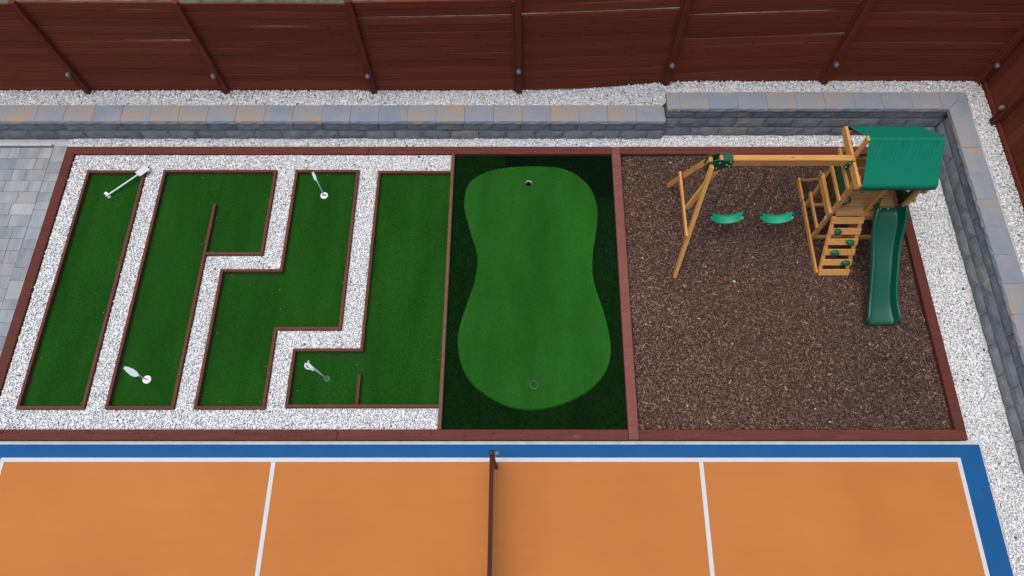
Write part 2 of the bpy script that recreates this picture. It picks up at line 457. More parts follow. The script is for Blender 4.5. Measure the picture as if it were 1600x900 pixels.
while x > -10:
    w = .448; cap(Matrix.Translation((x - w / 2, WALL_B + .024 - .022, ZC1 + random.uniform(0, .003))), w); x -= w
x = 2.19; ws = [.20] + [.448] * 9
CFX = WALL_R + .036 - .022                 # inner edge of right-hand caps
CFY = WALL_BR + .048 - .022
for w in ws:
    if x + w > CFX - .02: break
    cap(Matrix.Translation((x + w / 2, CFY, ZC2 + random.uniform(0, .003))), w); x += w
# mitred corner stones
prism('cap_stone', [(x + .003, CFY), (CFX - .002, CFY), (CFX + .323, CFY + .325), (x + .003, CFY + .325)], ZC2, ZC2 + TC, 'cap', wall)
prism('cap_stone', [(CFX + .002, CFY - .003), (CFX + .002, CFY - .26), (CFX + .327, CFY - .26), (CFX + .327, CFY + .322)][::-1], ZC2, ZC2 + TC, 'cap', wall)
y = CFY - .262
while y > -4:
    w = .448
    cap(Matrix.Translation((CFX, y - w / 2, ZC2 + random.uniform(0, .003))) @ RZ, w); y -= w
# ---------------------------------------------------------------- fences
def board_mesh(L, H, seed, T=.022):
    r = random.Random(seed); n = 4; V = []; F = []
    bow = r.uniform(-.011, .011); c = .008
    for i in range(n + 1):
        t = i / n; dz = bow * math.sin(math.pi * t); dy = r.uniform(-.003, .003); h = H / 2
        for (yy, zz) in ((-T / 2, -h + c), (-T / 2, h - c), (-T / 2 + .016, h), (T / 2, h), (T / 2, -h), (-T / 2 + .016, -h)): V.append((-L / 2 + L * t, yy + dy, zz + dz))
    for i in range(n):
        for j in range(6): F.append((i * 6 + j, i * 6 + (j + 1) % 6, (i + 1) * 6 + (j + 1) % 6, (i + 1) * 6 + j))
    F += [tuple(range(6))[::-1], tuple(range(n * 6, n * 6 + 6))]
    me = mesh_of(V, F, 'fence')
    bm = bmesh.new(); bm.from_mesh(me); bmesh.ops.recalc_face_normals(bm, faces=bm.faces); bm.to_mesh(me); bm.free()
    return me
PX = [-9.30, -6.95, -4.75, -2.40, -.10, 2.20, 4.66, 7.10]
PZ = [.40, .40, .40, .40, .45, .57, .67, .65]      # foot of the lowest board at each post
fence = thing('back_fence', (0, FY, .42), 'long red-brown horizontal board fence along the back of the yard', 'fence')
gaps = {3: {5: .016, 11: .014}, 4: {11: .032, 12: .012, 6: .010, 4: .008}, 5: {7: .014, 9: .010, 10: .010, 11: .010, 12: .010, 2: .006, 4: .006}, 1: {8: .009, 11: .008, 5: .006, 12: .007}, 6: {11: .010}}
for i in range(len(PX) - 1):
    x0, x1 = PX[i] + .004, PX[i + 1] - .004; z0, z1 = PZ[i], PZ[i + 1]
    L = x1 - x0; ms = [board_mesh(L, .1395, i * 10 + k) for k in range(4)]
    ang = -math.atan2(z1 - z0, x1 - x0); zc = (z0 + z1) / 2 - .01; acc = 0
    for k in range(13):
        g = gaps.get(i, {}).get(k, random.choice([.0, .0, .0005, .001, .0025]))
        acc += g
        m = Matrix.Translation(((x0 + x1) / 2, FY + random.uniform(-.004, .004), zc + .07 + k * .140 + acc)) @ Matrix.Rotation(ang + random.uniform(-.0012, .0012), 4, 'Y')
        if g > .006: m = m @ Matrix.Rotation(random.uniform(-.006, .006), 4, 'Y')
        link('board', ms[k % 4], None, fence, m)
    # backing rails on the far side
for i, x in enumerate(PX):
    zt = PZ[i] + 13 * .14 + (.0 if i < 3 else .02)
    box('post', x - .046, x + .046, FY - .085, FY - .016, up_z(x) - .2, zt + .08, 'fence_dark', fence, .006)
    box('trim_board', x - .086, x - .047, FY - .045, FY - .014, up_z(x) - .15, zt - .01, 'fence_dark', fence, .004)
fence2 = thing('side_fence', (FX, 3, .63), 'dark red-brown vertical board fence on the right behind gravel', 'fence')
vb = [box_mesh(.022, .178 - .002 * k, 1.85, 'fence', .003) for k in range(3)]
y = 7.40
k = 0
while y > -3.5:
    link('board', vb[k % 3], None, fence2, Matrix.Translation((FX + random.uniform(-.003, .003), y - .09, .60 + 1.85 / 2)) @ Matrix.Rotation(random.uniform(-.002, .002), 4, 'X')); y -= .181; k += 1
box('post', FX - .075, FX + .035, 7.405, FY - .014, .4, 2.62, 'fence_dark', fence2, .006)
for yy in (6.66, 4.25, 1.85, -.55):
    box('post', FX - .115, FX - .014, yy - .055, yy + .055, .4, 2.43, 'fence_dark', fence2, .006)
for a, b in ((6.72, 7.41), (4.31, 6.60), (1.91, 4.19), (-.49, 1.79)):
    box('kick_board', FX - .052, FX - .014, a, b, .58, .74, 'fence_dark', fence2, .005)
    box('rail', FX - .060, FX - .014, a, b, 1.75, 1.84, 'fence_dark', fence2, .005)
# lamps on the fence posts
ORD = ['first', 'second', 'third', 'fourth', 'fifth', 'sixth', 'seventh']
def lamp(x, y, z, face, label):
    """face: outward horizontal direction"""
    t = thing('fence_lamp', (x, y, z), label, 'lamp', 'round lamps on the fence posts')
    d = Vector(face)
    q = d.to_track_quat('Z', 'Y').to_matrix().to_4x4(); b = Matrix.Translation((x, y, z)) @ q
    lathe('mount', [(.028, 0), (.034, .006), (.034, .018), (.026, .022)], 'lampgrey', t, b, 14)
    lathe('housing', [(.038, .018), (.043, .023), (.043, .036), (.040, .040)], 'lampgrey', t, b, 18)
    lathe('lens', [(.038, .039), (.036, .052), (.030, .066), (.018, .075), (.005, .078)], 'lens', t, b, 18)
    p = Vector((x, y, z)) + d * .012
    zb = z - .40
    pts = [p + Vector((0, 0, -.03)), p + Vector((.006, 0, -.12)), p + Vector((-.008, 0, -.21)), p + Vector((.007, 0, -.30)), Vector((p.x, p.y, zb))]
    tube('cable', pts, .005, 'black', t, 5)
LX = [-6.97, -4.77, -2.41, -.10, 2.20, 4.65, 7.07]
LZ = [.93, .90, .90, 1.0, 1.13, 1.15, 1.13]
for i in range(7):
    lamp(LX[i], FY - .087, LZ[i], (0, -1, 0), 'small round grey lamp on the back fence, %s post from the left' % ORD[i])
lamp(FX - .117, 6.66, 1.02, (-1, 0, 0), 'small round grey lamp on the post of the dark right-hand fence')

# ---------------------------------------------------------------- timber edging around the play area
edging = thing('timber_edging', (0, 4.3, 0), 'stained reddish-brown timber frame enclosing lanes, putting green and bark play area', 'edging')
g = .0025
for a, b in ((-7.31, -2.5), (-2.5, 1.37), (1.51, 5.875)):
    box('timber', a + g, b - g, 6.515, 6.655, -.10, .06, 'timber', edging)
    box('timber', a + g, b - g, 1.972, 2.112, -.10, .06, 'timber', edging)
box('timber', -7.31, -7.17, 2.112 + g, 6.515 - g, -.10, .061, 'timber', edging)
box('timber', 5.735, 5.875, 2.112 + g, 6.515 - g, -.10, .061, 'timber', edging)
box('timber', 1.37 + g, 1.51 - g, 1.976, 6.650, -.10, .063, 'timber_faded', edging)
box('thin_timber', -1.172, -1.122, 2.112 + g, 6.515 - g, -.10, .066, 'thin_timber', edging)

# ---------------------------------------------------------------- mini golf lanes
TB = .042
def lane(label, poly, extra, skip=()):
    cx = sum(p[0] for p in poly) / len(poly); cy = min(p[1] for p in poly)
    t = thing('golf_lane', (cx, cy, 0), label, 'golf lane', 'miniature golf lanes')
    V = [(x - cx, y - cy, 0) for x, y in poly]
    me = mesh_of(V, [tuple(range(len(V)))], 'turf')
    bm = bmesh.new(); bm.from_mesh(me); bmesh.ops.recalc_face_normals(bm, faces=bm.faces)
    for f in bm.faces:
        if f.normal.z < 0: f.normal_flip()
    bm.to_mesh(me); bm.free()
    link('turf', me, None, t, Matrix.Translation((cx, cy, -.002)))
    n = len(poly)
    for i in range(n):
        if i in skip: continue
        (xa, ya), (xb, yb) = poly[i], poly[(i + 1) % n]
        x0, x1 = sorted((xa, xb)); y0, y1 = sorted((ya, yb)); zt = .068 + random.uniform(-.001, .001)
        if x1 - x0 > y1 - y0:
            e = TB / 2
            x1b = min(x1 + e, -1.173)
            box('border_board', x0 - e, x1b, y0 - e, y0 + e, -.05, zt, 'border', t, .004)
        else:
            box('border_board', x0 - TB / 2, x0 + TB / 2, y0 + TB / 2 + .001, y1 - TB / 2 - .001, -.05, zt, 'border', t, .004)
    for (xa, ya, xb, yb) in extra:
        box('divider_board', xa - TB / 2, xa + TB / 2, ya, yb, -.03, .066, 'border', t, .004)
    return t
lane('leftmost straight narrow green turf golf lane with brown board border', [(-6.86, 2.41), (-5.98, 2.41), (-5.98, 6.18), (-6.86, 6.18)], [])
lane('second golf lane from left, green turf hooking right at top around a divider board',
     [(-5.66, 2.41), (-4.77, 2.41), (-4.77, 4.74), (-3.92, 4.74), (-3.92, 6.19), (-5.66, 6.19)], [(-4.77, 4.74 + TB / 2 + .001, -4.77, 5.60)])
lane('third golf lane from left, stepped green turf narrow at top and shifted left at bottom',
     [(-4.46, 2.41), (-3.54, 2.41), (-3.54, 3.55), (-2.63, 3.55), (-2.63, 6.19), (-3.59, 6.19), (-3.59, 4.46), (-4.46, 4.46)], [])
lane('rightmost golf lane, wide green turf with left foot and short stub board at bottom',
     [(-3.23, 2.43), (-1.15, 2.43), (-1.15, 6.17), (-2.29, 6.17), (-2.29, 3.23), (-3.23, 3.23)], [(-2.285, 2.43 + TB / 2 + .001, -2.285, 2.88)], skip=(1,))
LANE_RECTS = [(-6.86, -5.98, 2.41, 6.18), (-5.66, -4.77, 2.41, 6.19), (-4.77, -3.92, 4.74, 6.19), (-3.59, -2.63, 3.55, 6.19),
              (-4.46, -3.54, 2.41, 4.46), (-2.29, -1.15, 2.43, 6.17), (-3.23, -2.29, 2.43, 3.23)]

# ---------------------------------------------------------------- putting green
pg = thing('putting_green', (.12, 2.2, 0), 'hourglass-shaped bright green putting turf set in dark longer fringe grass', 'putting green')
GP = [(0.051, 6.296), (0.596, 6.248), (0.94, 5.999), (1.086, 5.652), (1.089, 5.257), (1.0, 4.713), (1.003, 4.294), (1.129, 3.789), (1.197, 3.304), (1.128, 2.975), (0.913, 2.701), (0.557, 2.495), (0.121, 2.397), (-0.269, 2.459), (-0.667, 2.701), (-0.881, 3.022), (-0.951, 3.447), (-0.857, 3.888), (-0.74, 4.294), (-0.714, 4.713), (-0.833, 5.146), (-0.936, 5.595), (-0.86, 5.999), (-0.514, 6.224)]
def catmull(P, n):
    out = []; m = len(P)
    for i in range(m):
        p0, p1, p2, p3 = [np.array(P[(i + k - 1) % m]) for k in range(4)]
        for s in range(n):
            t = s / n
            out.append(tuple(.5 * ((2 * p1) + (-p0 + p2) * t + (2 * p0 - 5 * p1 + 4 * p2 - p3) * t ** 2 + (-p0 + 3 * p1 - 3 * p2 + p3) * t ** 3)))
    return out
GO = catmull(GP, 6)
def inside(px, py, poly):
    poly = np.array(poly); r = np.zeros(len(px), bool); n = len(poly)
    for i in range(n):
        x1, y1 = poly[i]; x2, y2 = poly[(i + 1) % n]
        c = ((y1 > py) != (y2 > py)) & (px < (x2 - x1) * (py - y1) / (y2 - y1 + 1e-12) + x1); r ^= c
    return r
HOLES = [(.05, 5.985), (.117, 2.735)]
HR = .052
# putting turf with round openings for the cups
bm = bmesh.new()
def ring(pts, z):
    vs = [bm.verts.new((x - .12, y - 2.2, z)) for x, y in pts]
    return [bm.edges.new((vs[i], vs[(i + 1) % len(vs)])) for i in range(len(vs))]
ed = ring(GO, .03)
for hx, hy in HOLES: ed += ring([(hx + HR * math.cos(2 * math.pi * k / 24), hy + HR * math.sin(2 * math.pi * k / 24)) for k in range(24)], .03)
bmesh.ops.triangle_fill(bm, use_beauty=True, use_dissolve=False, edges=ed)
for f in bm.faces:
    if f.normal.z < 0: f.normal_flip()
# a rolled edge down to the fringe
me = bpy.data.meshes.new('putting_turf'); bm.to_mesh(me); bm.free(); me.materials.append(M['green'])
link('putting_turf', me, None, pg, Matrix.Translation((.12, 2.2, 0)))
n = len(GO); V = [(x - .12, y - 2.2, .03) for x, y in GO] + [(.12 + (x - .12) * 1.012 - .12, 4.35 + (y - 4.35) * 1.008 - 2.2, .0) for x, y in GO]
link('turf_edge', mesh_of(V, [(i, (i + 1) % n, n + (i + 1) % n, n + i) for i in range(n)], 'green'), None, pg, Matrix.Translation((.12, 2.2, 0)))
def fringe_piece(x0, x1, y0, y1, mat, z=.0):
    link('fringe_turf', mesh_of([(x0, y0, z), (x1, y0, z), (x1, y1, z), (x0, y1, z)], [(0, 1, 2, 3)], mat), None, pg)
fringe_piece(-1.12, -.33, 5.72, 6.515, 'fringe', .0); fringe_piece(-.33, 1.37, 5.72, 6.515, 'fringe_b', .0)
fringe_piece(-1.12, 1.37, 2.95, 5.72, 'fringe', .0); fringe_piece(-1.12, 1.37, 2.112, 2.95, 'fringe', .0)
for hx, hy in HOLES:
    tx = Matrix.Translation((hx, hy, -.07))
    c = lathe('hole_cup', [(HR - .006, 0), (HR - .003, .09), (HR - .001, .0995)], 'white' if hy > 5 else 'turf', pg, tx, 24, True, False)
    lathe('cup_floor', [(.001, .062 if hy > 5 else .088), (HR - .006, .060 if hy > 5 else .086)], 'green', c, tx, 24, True, False)
    if hy < 5: lathe('cup_rim', [(HR - .001, .1012), (HR + .002, .1030), (HR + .004, .1005)], 'lens', c, tx, 24, True, False)
# fringe blades
def blades(x0, x1, y0, y1, dens, hgt, tones, name, parent, test=None, lean=(0, 0)):
    N = int((x1 - x0) * (y1 - y0) * dens)
    px = rng.uniform(x0, x1, N); py = rng.uniform(y0, y1, N)
    if test is not None:
        k = test(px, py); px, py = px[k], py[k]
    N = len(px); pos = np.stack([px, py, np.zeros(N)], 1)
    rot = rot_mats(rng.uniform(0, 6.28, N), rng.normal(0, .45, N), rng.normal(0, .45, N))
    h = rng.uniform(.6, 1.25, N) * hgt; scl = np.stack([rng.uniform(.8, 1.3, N), np.ones(N), h], 1)
    a, b = tones; t = rng.uniform(0, 1, (N, 1)) ** 1.5; tone = a + (b - a) * t
    base = parent.location
    pos = pos - np.array(WM[parent].translation)
    tri = [(-.003, 0, 0), (.003, 0, 0), (.0, .004, 1)]
    return scatter(name, [(tri, [(0, 1, 2)])], pos, rot, scl, tone, 'blade', parent)
outg = lambda px, py: ~inside(px, py, GO)
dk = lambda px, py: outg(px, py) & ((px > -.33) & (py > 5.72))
lt = lambda px, py: outg(px, py) & ~((px > -.33) & (py > 5.72))
blades(-1.11, 1.36, 2.12, 6.505, 9000, .034, (lin(8, 30, 10), lin(30, 66, 28)), 'fringe_grass', pg, lt)
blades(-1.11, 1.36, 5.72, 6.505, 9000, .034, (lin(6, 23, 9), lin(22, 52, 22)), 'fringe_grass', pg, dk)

# ---------------------------------------------------------------- golf flags
def flag(base, top, label, cup, flag_poly, side, drape=None):
    t = thing('golf_flag', base, label, 'golf flag', 'white golf flags')
    b = Vector(base); tp = Vector(top); d = (tp - b).normalized()
    L = (tp - b).length
    tube('pole', [b, b + d * (L * .5), tp], .0105, 'white', t, 8)
    tube('tip', [tp, tp + d * .03], [.013, .009], 'black', t, 8)
    s = Vector(side); s = (s - d * s.dot(d)).normalized()
    if drape: d = -(Vector(drape) * .86 - Vector((0, 0, .5))).normalized()      # cloth blown out sideways from the tip
    nrm = d.cross(s)
    V = []; F = []; n = len(flag_poly)
    for sg in (-1, 1):
        for (u, w, bend) in flag_poly: V.append(tp - d * u + s * w + nrm * (bend + sg * .0025) - b)
    F = [tuple(range(n)), tuple(range(n, 2 * n))[::-1]] + [(i, n + i, n + (i + 1) % n, (i + 1) % n) for i in range(n)]
    link('flag_cloth', mesh_of(V, F, 'flagcloth'), None, t, Matrix.Translation(b))
    if cup == 'white':
        c = lathe('cup', [(.020, .012), (.048, .010), (.055, .014), (.058, .006), (.058, -.004)], 'white', t, Matrix.Translation((b.x, b.y, .0)), 22, True, False)
        lathe('cup_floor', [(.001, .004), (.05, .005)], 'white', c, Matrix.Translation((b.x, b.y, .002)), 22, True, False)
        for k in ((0, 1) if b.y > 4 else ()): lathe('cup_slot', [(.001, .0), (.013, .0), (.013, .004), (.001, .005)], 'dark', c, Matrix.Translation((b.x - .022 + .044 * k, b.y + .004, .008)), 10)
    elif cup == 'ring':
        lathe('cup', [(.046, .001), (.050, .004), (.055, .003), (.056, -.004)], 'turf', t, Matrix.Translation((b.x, b.y, .0)), 24, True, False)
        lathe('cup_floor', [(.001, .0), (.046, .0015)], 'rock_green', t, Matrix.Translation((b.x, b.y, .001)), 24, True, False)
    return t
leaf = [(.0, -.012, 0), (.0, .014, .0), (.05, .030, .004), (.11, .040, .006), (.17, .034, .006), (.21, .016, .002), (.215, -.004, 0), (.19, -.034, -.004), (.14, -.046, -.006), (.07, -.034, -.003)]
slim = [(.0, .014, 0), (.05, .022, .004), (.11, .026, .006), (.145, .012, .004), (.14, -.006, 0), (.07, -.02, -.003), (.0, -.016, 0)]
flag((-5.229, 2.817, 0), (-5.226, 2.80, .63), 'upright white golf flag with leaf-like cloth near bottom of second lane', 'white', leaf, (.47, .88, 0), (.88, -.47, 0))
flag((-3.125, 5.775, 0), (-3.14, 5.80, .63), 'upright white golf flag with narrow cloth near top of third lane', 'white', slim, (-.88, -.47, 0), (.47, -.88, 0))
f4 = flag((-2.744, 2.828, 0), (-2.87, 2.88, .58), 'white golf flag leaning left with curled ring of cloth in rightmost lane', 'ring', slim, (-.7, -.7, 0), (.7, -.7, 0))
b4 = Vector((-2.744, 2.828, 0)); t4 = Vector((-2.87, 2.88, .58)); d4 = (t4 - b4).normalized()
V = []; F = []
c4 = t4 - d4 * .02 + Vector((.035, -.03, 0))
for i in range(17):
    f = i / 16; a = math.radians(100 + 235 * f); wd_ = .006 + .026 * math.sin(math.pi * min(1, f * 1.15)) ** .8
    for w in (0, 1):
        rr = .070 - wd_ * .8 * w; V.append(c4 + Vector((math.cos(a) * rr, math.sin(a) * rr * .9, -.012 * w)) - b4)
for i in range(16): F.append((2 * i, 2 * i + 1, 2 * i + 3, 2 * i + 2))
o = link('curled_cloth', mesh_of(V, F, 'flagcloth', True), None, f4, Matrix.Translation(b4)); o.modifiers.new('thick', 'SOLIDIFY').thickness = .008
# the flag that lies across the border of the first lane
b1 = Vector((-6.475, 5.765, .03)); t1 = Vector((-5.905, 6.215, .115)); d1 = (t1 - b1).normalized()
f1 = thing('golf_flag', b1, 'white golf flag lying fallen across the top corner of the leftmost lane', 'golf flag', 'white golf flags')
tube('pole', [b1, (b1 + t1) / 2, t1], .0105, 'white', f1, 8)
tube('tip', [t1, t1 + d1 * .028], [.014, .010], 'black', f1, 8)
for k in range(2):
    s1 = Vector((-d1.y, d1.x, 0)).normalized()
    pol = [(0, .002 + .0 * k), (.19, .0), (.20, .055), (.02, .05)] if k == 0 else [(.0, -.006), (.19, -.006), (.17, -.062), (.0, -.058)]
    V = [t1 - d1 * u + s1 * (w) + Vector((0, 0, .012 - .004 * k + z)) - b1 for z in (0, .005) for (u, w) in pol]
    link('flag_cloth', mesh_of(V, [(3, 2, 1, 0), (4, 5, 6, 7), (0, 1, 5, 4), (1, 2, 6, 5), (2, 3, 7, 6), (3, 0, 4, 7)], 'flagcloth'), None, f1, Matrix.Translation(b1))
for k in range(4):
    a = math.radians(45 + 90 * k)
    s1 = Vector((-d1.y, d1.x, 0)).normalized(); n1 = d1.cross(s1)
    r1 = s1 * math.cos(a) + n1 * math.sin(a)
    beam('fin', b1 + r1 * .004 + d1 * .01, b1 + r1 * .055 - d1 * .004, .044, .005, 'white', f1, up=d1.cross(r1), bev=.001)

# ---------------------------------------------------------------- play set
TX0, TX1, TXM = 4.32, 5.25, 4.785
TY0, TY1 = 5.03, 5.58
ZD = .80
ps = thing('play_set', (4.78, 5.3, -.01), 'cedar play tower with green tarp roof, slide, climbing wall and swing beam', 'play set')
PW = .060
# posts
def post(x, y, zt, name='post'): return beam(name, (x, y, -.04), (x, y, zt), PW, PW, 'cedar', ps, up=(0, 1, 0))
corner = {}
for x in (TX0, TX1):
    for y in (TY0, TY1): corner[(x, y)] = post(x, y, 1.66)
mid_post = post(TXM, TY0, 1.64)
# sticker under the deck on the front left post
box('sticker', TX0 - PW / 2 - .003, TX0 - PW / 2 - .001, TY0 - .026, TY0 + .026, .60, .72, 'white', ps, 0)
# ground rails
beam('ground_rail', (TX0 - .052, 4.415, .05), (TX0 - .052, 6.05, .05), .034, .088, 'cedar', ps)
beam('ground_rail', (TX0 + .035, TY0, .035), (TX1 - .035, TY0, .035), .05, .07, 'cedar', ps)
beam('ground_rail', (TX0 + .035, TY1, .035), (TX1 - .035, TY1, .035), .05, .07, 'cedar', ps)
beam('ground_rail', (TX1 + .052, TY0 - .05, .05), (TX1 + .052, TY1 + .05, .05), .034, .088, 'cedar', ps)
# rear brace
beam('brace', (TX0 - .017, 6.03, .04), (TX0 - .017, TY1 + .02, .74), .036, .085, 'cedar', ps, up=(1, 0, 0))
# side rails, thick deck rail and panels on both sides
for x, sgn in ((TX0, -1), (TX1, 1)):
    xo = x + sgn * (PW / 2 + .018)
    beam('deck_rail', (xo, TY0 - .05, ZD - .015), (xo, TY1 + .08, ZD - .015), .052, .12, 'cedar', ps)
    beam('side_rail', (xo, TY0 - .02, .34), (xo, TY1 + .05, .34), .032, .06, 'cedar', ps)
    beam('side_rail', (xo, TY0 - .04, 1.13), (xo, TY1 + .06, 1.13), .032, .065, 'cedar', ps)
    beam('side_rail', (xo, TY0 - .04, 1.43), (xo, TY1 + .06, 1.43), .032, .065, 'cedar', ps)
    # corrugated green panel
    ny = 22; V = []; F = []
    for i in range(ny + 1):
        yy = TY0 + .034 + (TY1 - TY0 - .068) * i / ny
        for z in (ZD + .03, 1.40): V.append((x + sgn * (.010 + .008 * math.sin(i * 1.2)), yy, z))
    F = [(2 * i, 2 * i + 2, 2 * i + 3, 2 * i + 1) for i in range(ny)]
    c = Vector((x, 5.3, 1.1))
    o = link('side_panel', mesh_of([Vector(v) - c for v in V], F, 'panel_green', True), None, ps, Matrix.Translation(c)); o.modifiers.new('thick', 'SOLIDIFY').thickness = .006
# deck boards
nb = 5; dw = (TY1 - TY0 + .09) / nb
for k in range(nb):
    y0 = TY0 - .05 + k * dw
    box('deck_board', TX0 + .040, TX1 - .040, y0 + .003, y0 + dw - .003, ZD - .018, ZD + .010, 'cedar_deck', ps, .004)
box('deck_joist', TX0 + .036, TX1 - .036, TY0 - .066, TY0 - .052, ZD - .12, ZD + .004, 'cedar', ps, .004)
box('back_board', TX0 + .036, TX1 - .036, TY1 + .036, TY1 + .058, ZD + .05, ZD + .19, 'cedar', ps, .004)
box('back_board', TX0 + .036, TX1 - .036, TY1 + .036, TY1 + .058, ZD + .28, ZD + .42, 'cedar', ps, .004)
# gable planks, king posts, ridge
EY0, EY1, EZ, RY, RZ_ = 4.87, 5.815, 1.66, 5.335, 2.10
for x in (TX0 - .045, TX1 - .045):
    # plank with rounded ends
    V = []; F = []; pts = []
    hw = .062
    for i in range(9):
        a = math.radians(-90 - 180 * i / 8); pts.append((EY0 + .03 + .035 * math.cos(a), EZ + hw * math.sin(a)))
    for i in range(9):
        a = math.radians(90 - 180 * i / 8); pts.append((EY1 - .03 + .035 * math.cos(a), EZ + hw * math.sin(a)))
    n = len(pts); V = [(-.018, a - RY, b - EZ) for a, b in pts] + [(.018, a - RY, b - EZ) for a, b in pts]
    F = [tuple(range(n)), tuple(range(n, 2 * n))[::-1]] + [(i, n + i, n + (i + 1) % n, (i + 1) % n) for i in range(n)]
    me = mesh_of(V, F, 'cedar'); bm = bmesh.new(); bm.from_mesh(me); bmesh.ops.recalc_face_normals(bm, faces=bm.faces); bm.to_mesh(me); bm.free()
    link('gable_plank', me, None, ps, Matrix.Translation((x, RY, EZ - (.10 if x > 4.8 else 0))))
    beam('king_post', (x + (.040 if x < 4.8 else -.040), RY, EZ - .07), (x + (.040 if x < 4.8 else -.040), RY, RZ_ - .06 if x > 4.8 else RZ_ - .006), .075, .036, 'cedar', ps, up=(1, 0, 0))
beam('ridge_pole', (TX0 + .02, RY, RZ_ - .075), (TX1 - .03, RY, RZ_ - .075), .034, .05, 'cedar', ps)
for yy in (EY0 + .05, EY1 - .05): beam('eave_rail', (TX0 - .02, yy, EZ - .035), (TX1 - .03, yy, EZ - .035), .034, .06, 'cedar', ps)
# tarp roof
RX0, RX1 = 4.325, 5.285
nu, nv = 220, 20
CREASE = [(random.Random(5 + i).uniform(.02, .98), random.Random(50 + i).uniform(-.16, .02), random.Random(90 + i).uniform(.18, .5), random.Random(30 + i).uniform(.007, .016)) for i in range(22)]
def roof_half(y_e, sgn):
    V = []; F = []
    for j in range(nv + 1):
        t = j / nv
        for i in range(nu + 1):
            u = i / nu; x = RX0 + (RX1 - RX0) * u
            sag = -.020 * math.sin(math.pi * t) * (0.5 + .5 * math.sin(math.pi * u))
            wr = 0
            for cu, sl, ln_, dp in CREASE:          # pulled folds running down from the ridge
                dd = (u - cu - sl * t) / .009
                if abs(dd) < 4 and t < ln_: wr -= dp * math.exp(-dd * dd) * math.sin(math.pi * t / ln_) ** .7
            wr += .004 * math.sin(u * 11 + t * 3) * t
            yy = RY + (y_e - RY) * t; z = RZ_ + (EZ + .035 - RZ_) * t
            V.append((x - .012 * (1 - t) * (1 if u > .5 else -1) * 0, yy, z + sag + wr))
    # short valance folded down at the eave
    for i in range(nu + 1):
        u = i / nu; V.append((RX0 + (RX1 - RX0) * u, y_e + sgn * .004, EZ - .045 + .004 * math.sin(u * 11 + 3)))
    n1 = nu + 1
    for j in range(nv + 1):
        for i in range(nu): F.append((j * n1 + i, j * n1 + i + 1, (j + 1) * n1 + i + 1, (j + 1) * n1 + i))
    return V, F
Va, Fa = roof_half(EY0, -1); Vb, Fb = roof_half(EY1, 1)
V = Va + Vb; F = Fa + [tuple(len(Va) + k for k in f)[::-1] for f in Fb]
me = mesh_of([(a - 4.8, b - RY, c - EZ) for a, b, c in V], F, 'roof', True)
bm = bmesh.new(); bm.from_mesh(me); bmesh.ops.remove_doubles(bm, verts=bm.verts, dist=.0005); bmesh.ops.recalc_face_normals(bm, faces=bm.faces); bm.to_mesh(me); bm.free()
roof = link('tarp_roof', me, None, ps, Matrix.Translation((4.8, RY, EZ))); roof.modifiers.new('thick', 'SOLIDIFY').thickness = .004
# hand grips
for gx, gy, dx in ((TX0 + .05, TY0 - .02, .05), (TXM + .01, TY0 - .045, .0)):
    h = []
    for i in range(9):
        t = i / 8; b = math.sin(math.pi * t)
        h.append((gx + dx * b, gy - (.045 * b if dx == 0 else .01), 1.02 + .20 * t))
    tube('hand_grip', h, .016, 'bracket', ps, 8)
sg = lathe('toy_wheel', [(.055, 0), (.075, .01), (.075, .025), (.055, .035)], 'bracket', ps, Matrix.Translation((TX1 - .06, TY0 + .10, 1.22)) @ Matrix.Rotation(math.radians(70), 4, 'X'), 18, True, False)
lathe('wheel_hub', [(.024, 0), (.024, .03), (.012, .045)], 'white', sg, WM[sg], 12)
# climbing wall
LX0, LX1 = 4.305, 4.755
a0 = Vector((0, 4.43, .0)); a1 = Vector((0, TY0 - .075, ZD - .015)); dl = (a1 - a0).normalized(); nl = Vector((0, -dl.z, dl.y))
for x in (LX0 + .028, LX1 - .028):
    beam('ladder_stile', (x, a0.y, a0.z - .02), (x, a1.y, a1.z), .056, .034, 'cedar', ps, up=nl)
rocks = {1: .72, 2: .32, 3: .76, 4: .26}
Ls = (a1 - a0).length
for k in range(6):
    s = .05 + k * (Ls - .10) / 5
    c = a0 + dl * s + nl * .030
    p = beam('climbing_plank', (LX0, c.y, c.z), (LX1, c.y, c.z), .102, .024, 'cedar', ps, up=nl)
    if k in rocks:
        fx = {1: .76, 2: .34, 3: .74, 4: .26}[k]
        q = c + nl * .012; q.x = LX0 + (LX1 - LX0) * fx
        r = random.Random(k + 3)
        prof = []
        ns = 12; V = []; F = []
        for j, (rr, hh) in enumerate(((1.0, 0), (1.02, .012), (.86, .03), (.5, .042))):
            for i in range(ns):
                a = 2 * math.pi * i / ns; w = 1 + .16 * math.sin(2 * a + k) + .10 * math.sin(3 * a + 2 * k) + r.uniform(-.05, .05)
                V.append((.060 * rr * w * math.cos(a), .048 * rr * w * math.sin(a), hh * (1 + .25 * math.sin(a + k))))
        for j in range(3):
            for i in range(ns): F.append((j * ns + i, j * ns + (i + 1) % ns, (j + 1) * ns + (i + 1) % ns, (j + 1) * ns + i))
        F.append(tuple(range(3 * ns, 4 * ns)))
        mm = Matrix((Vector((1, 0, 0)), dl, nl)).transposed().to_4x4(); mm.translation = q
        rk = link('climbing_rock', mesh_of(V, F, 'rock_green', True), None, p, mm)
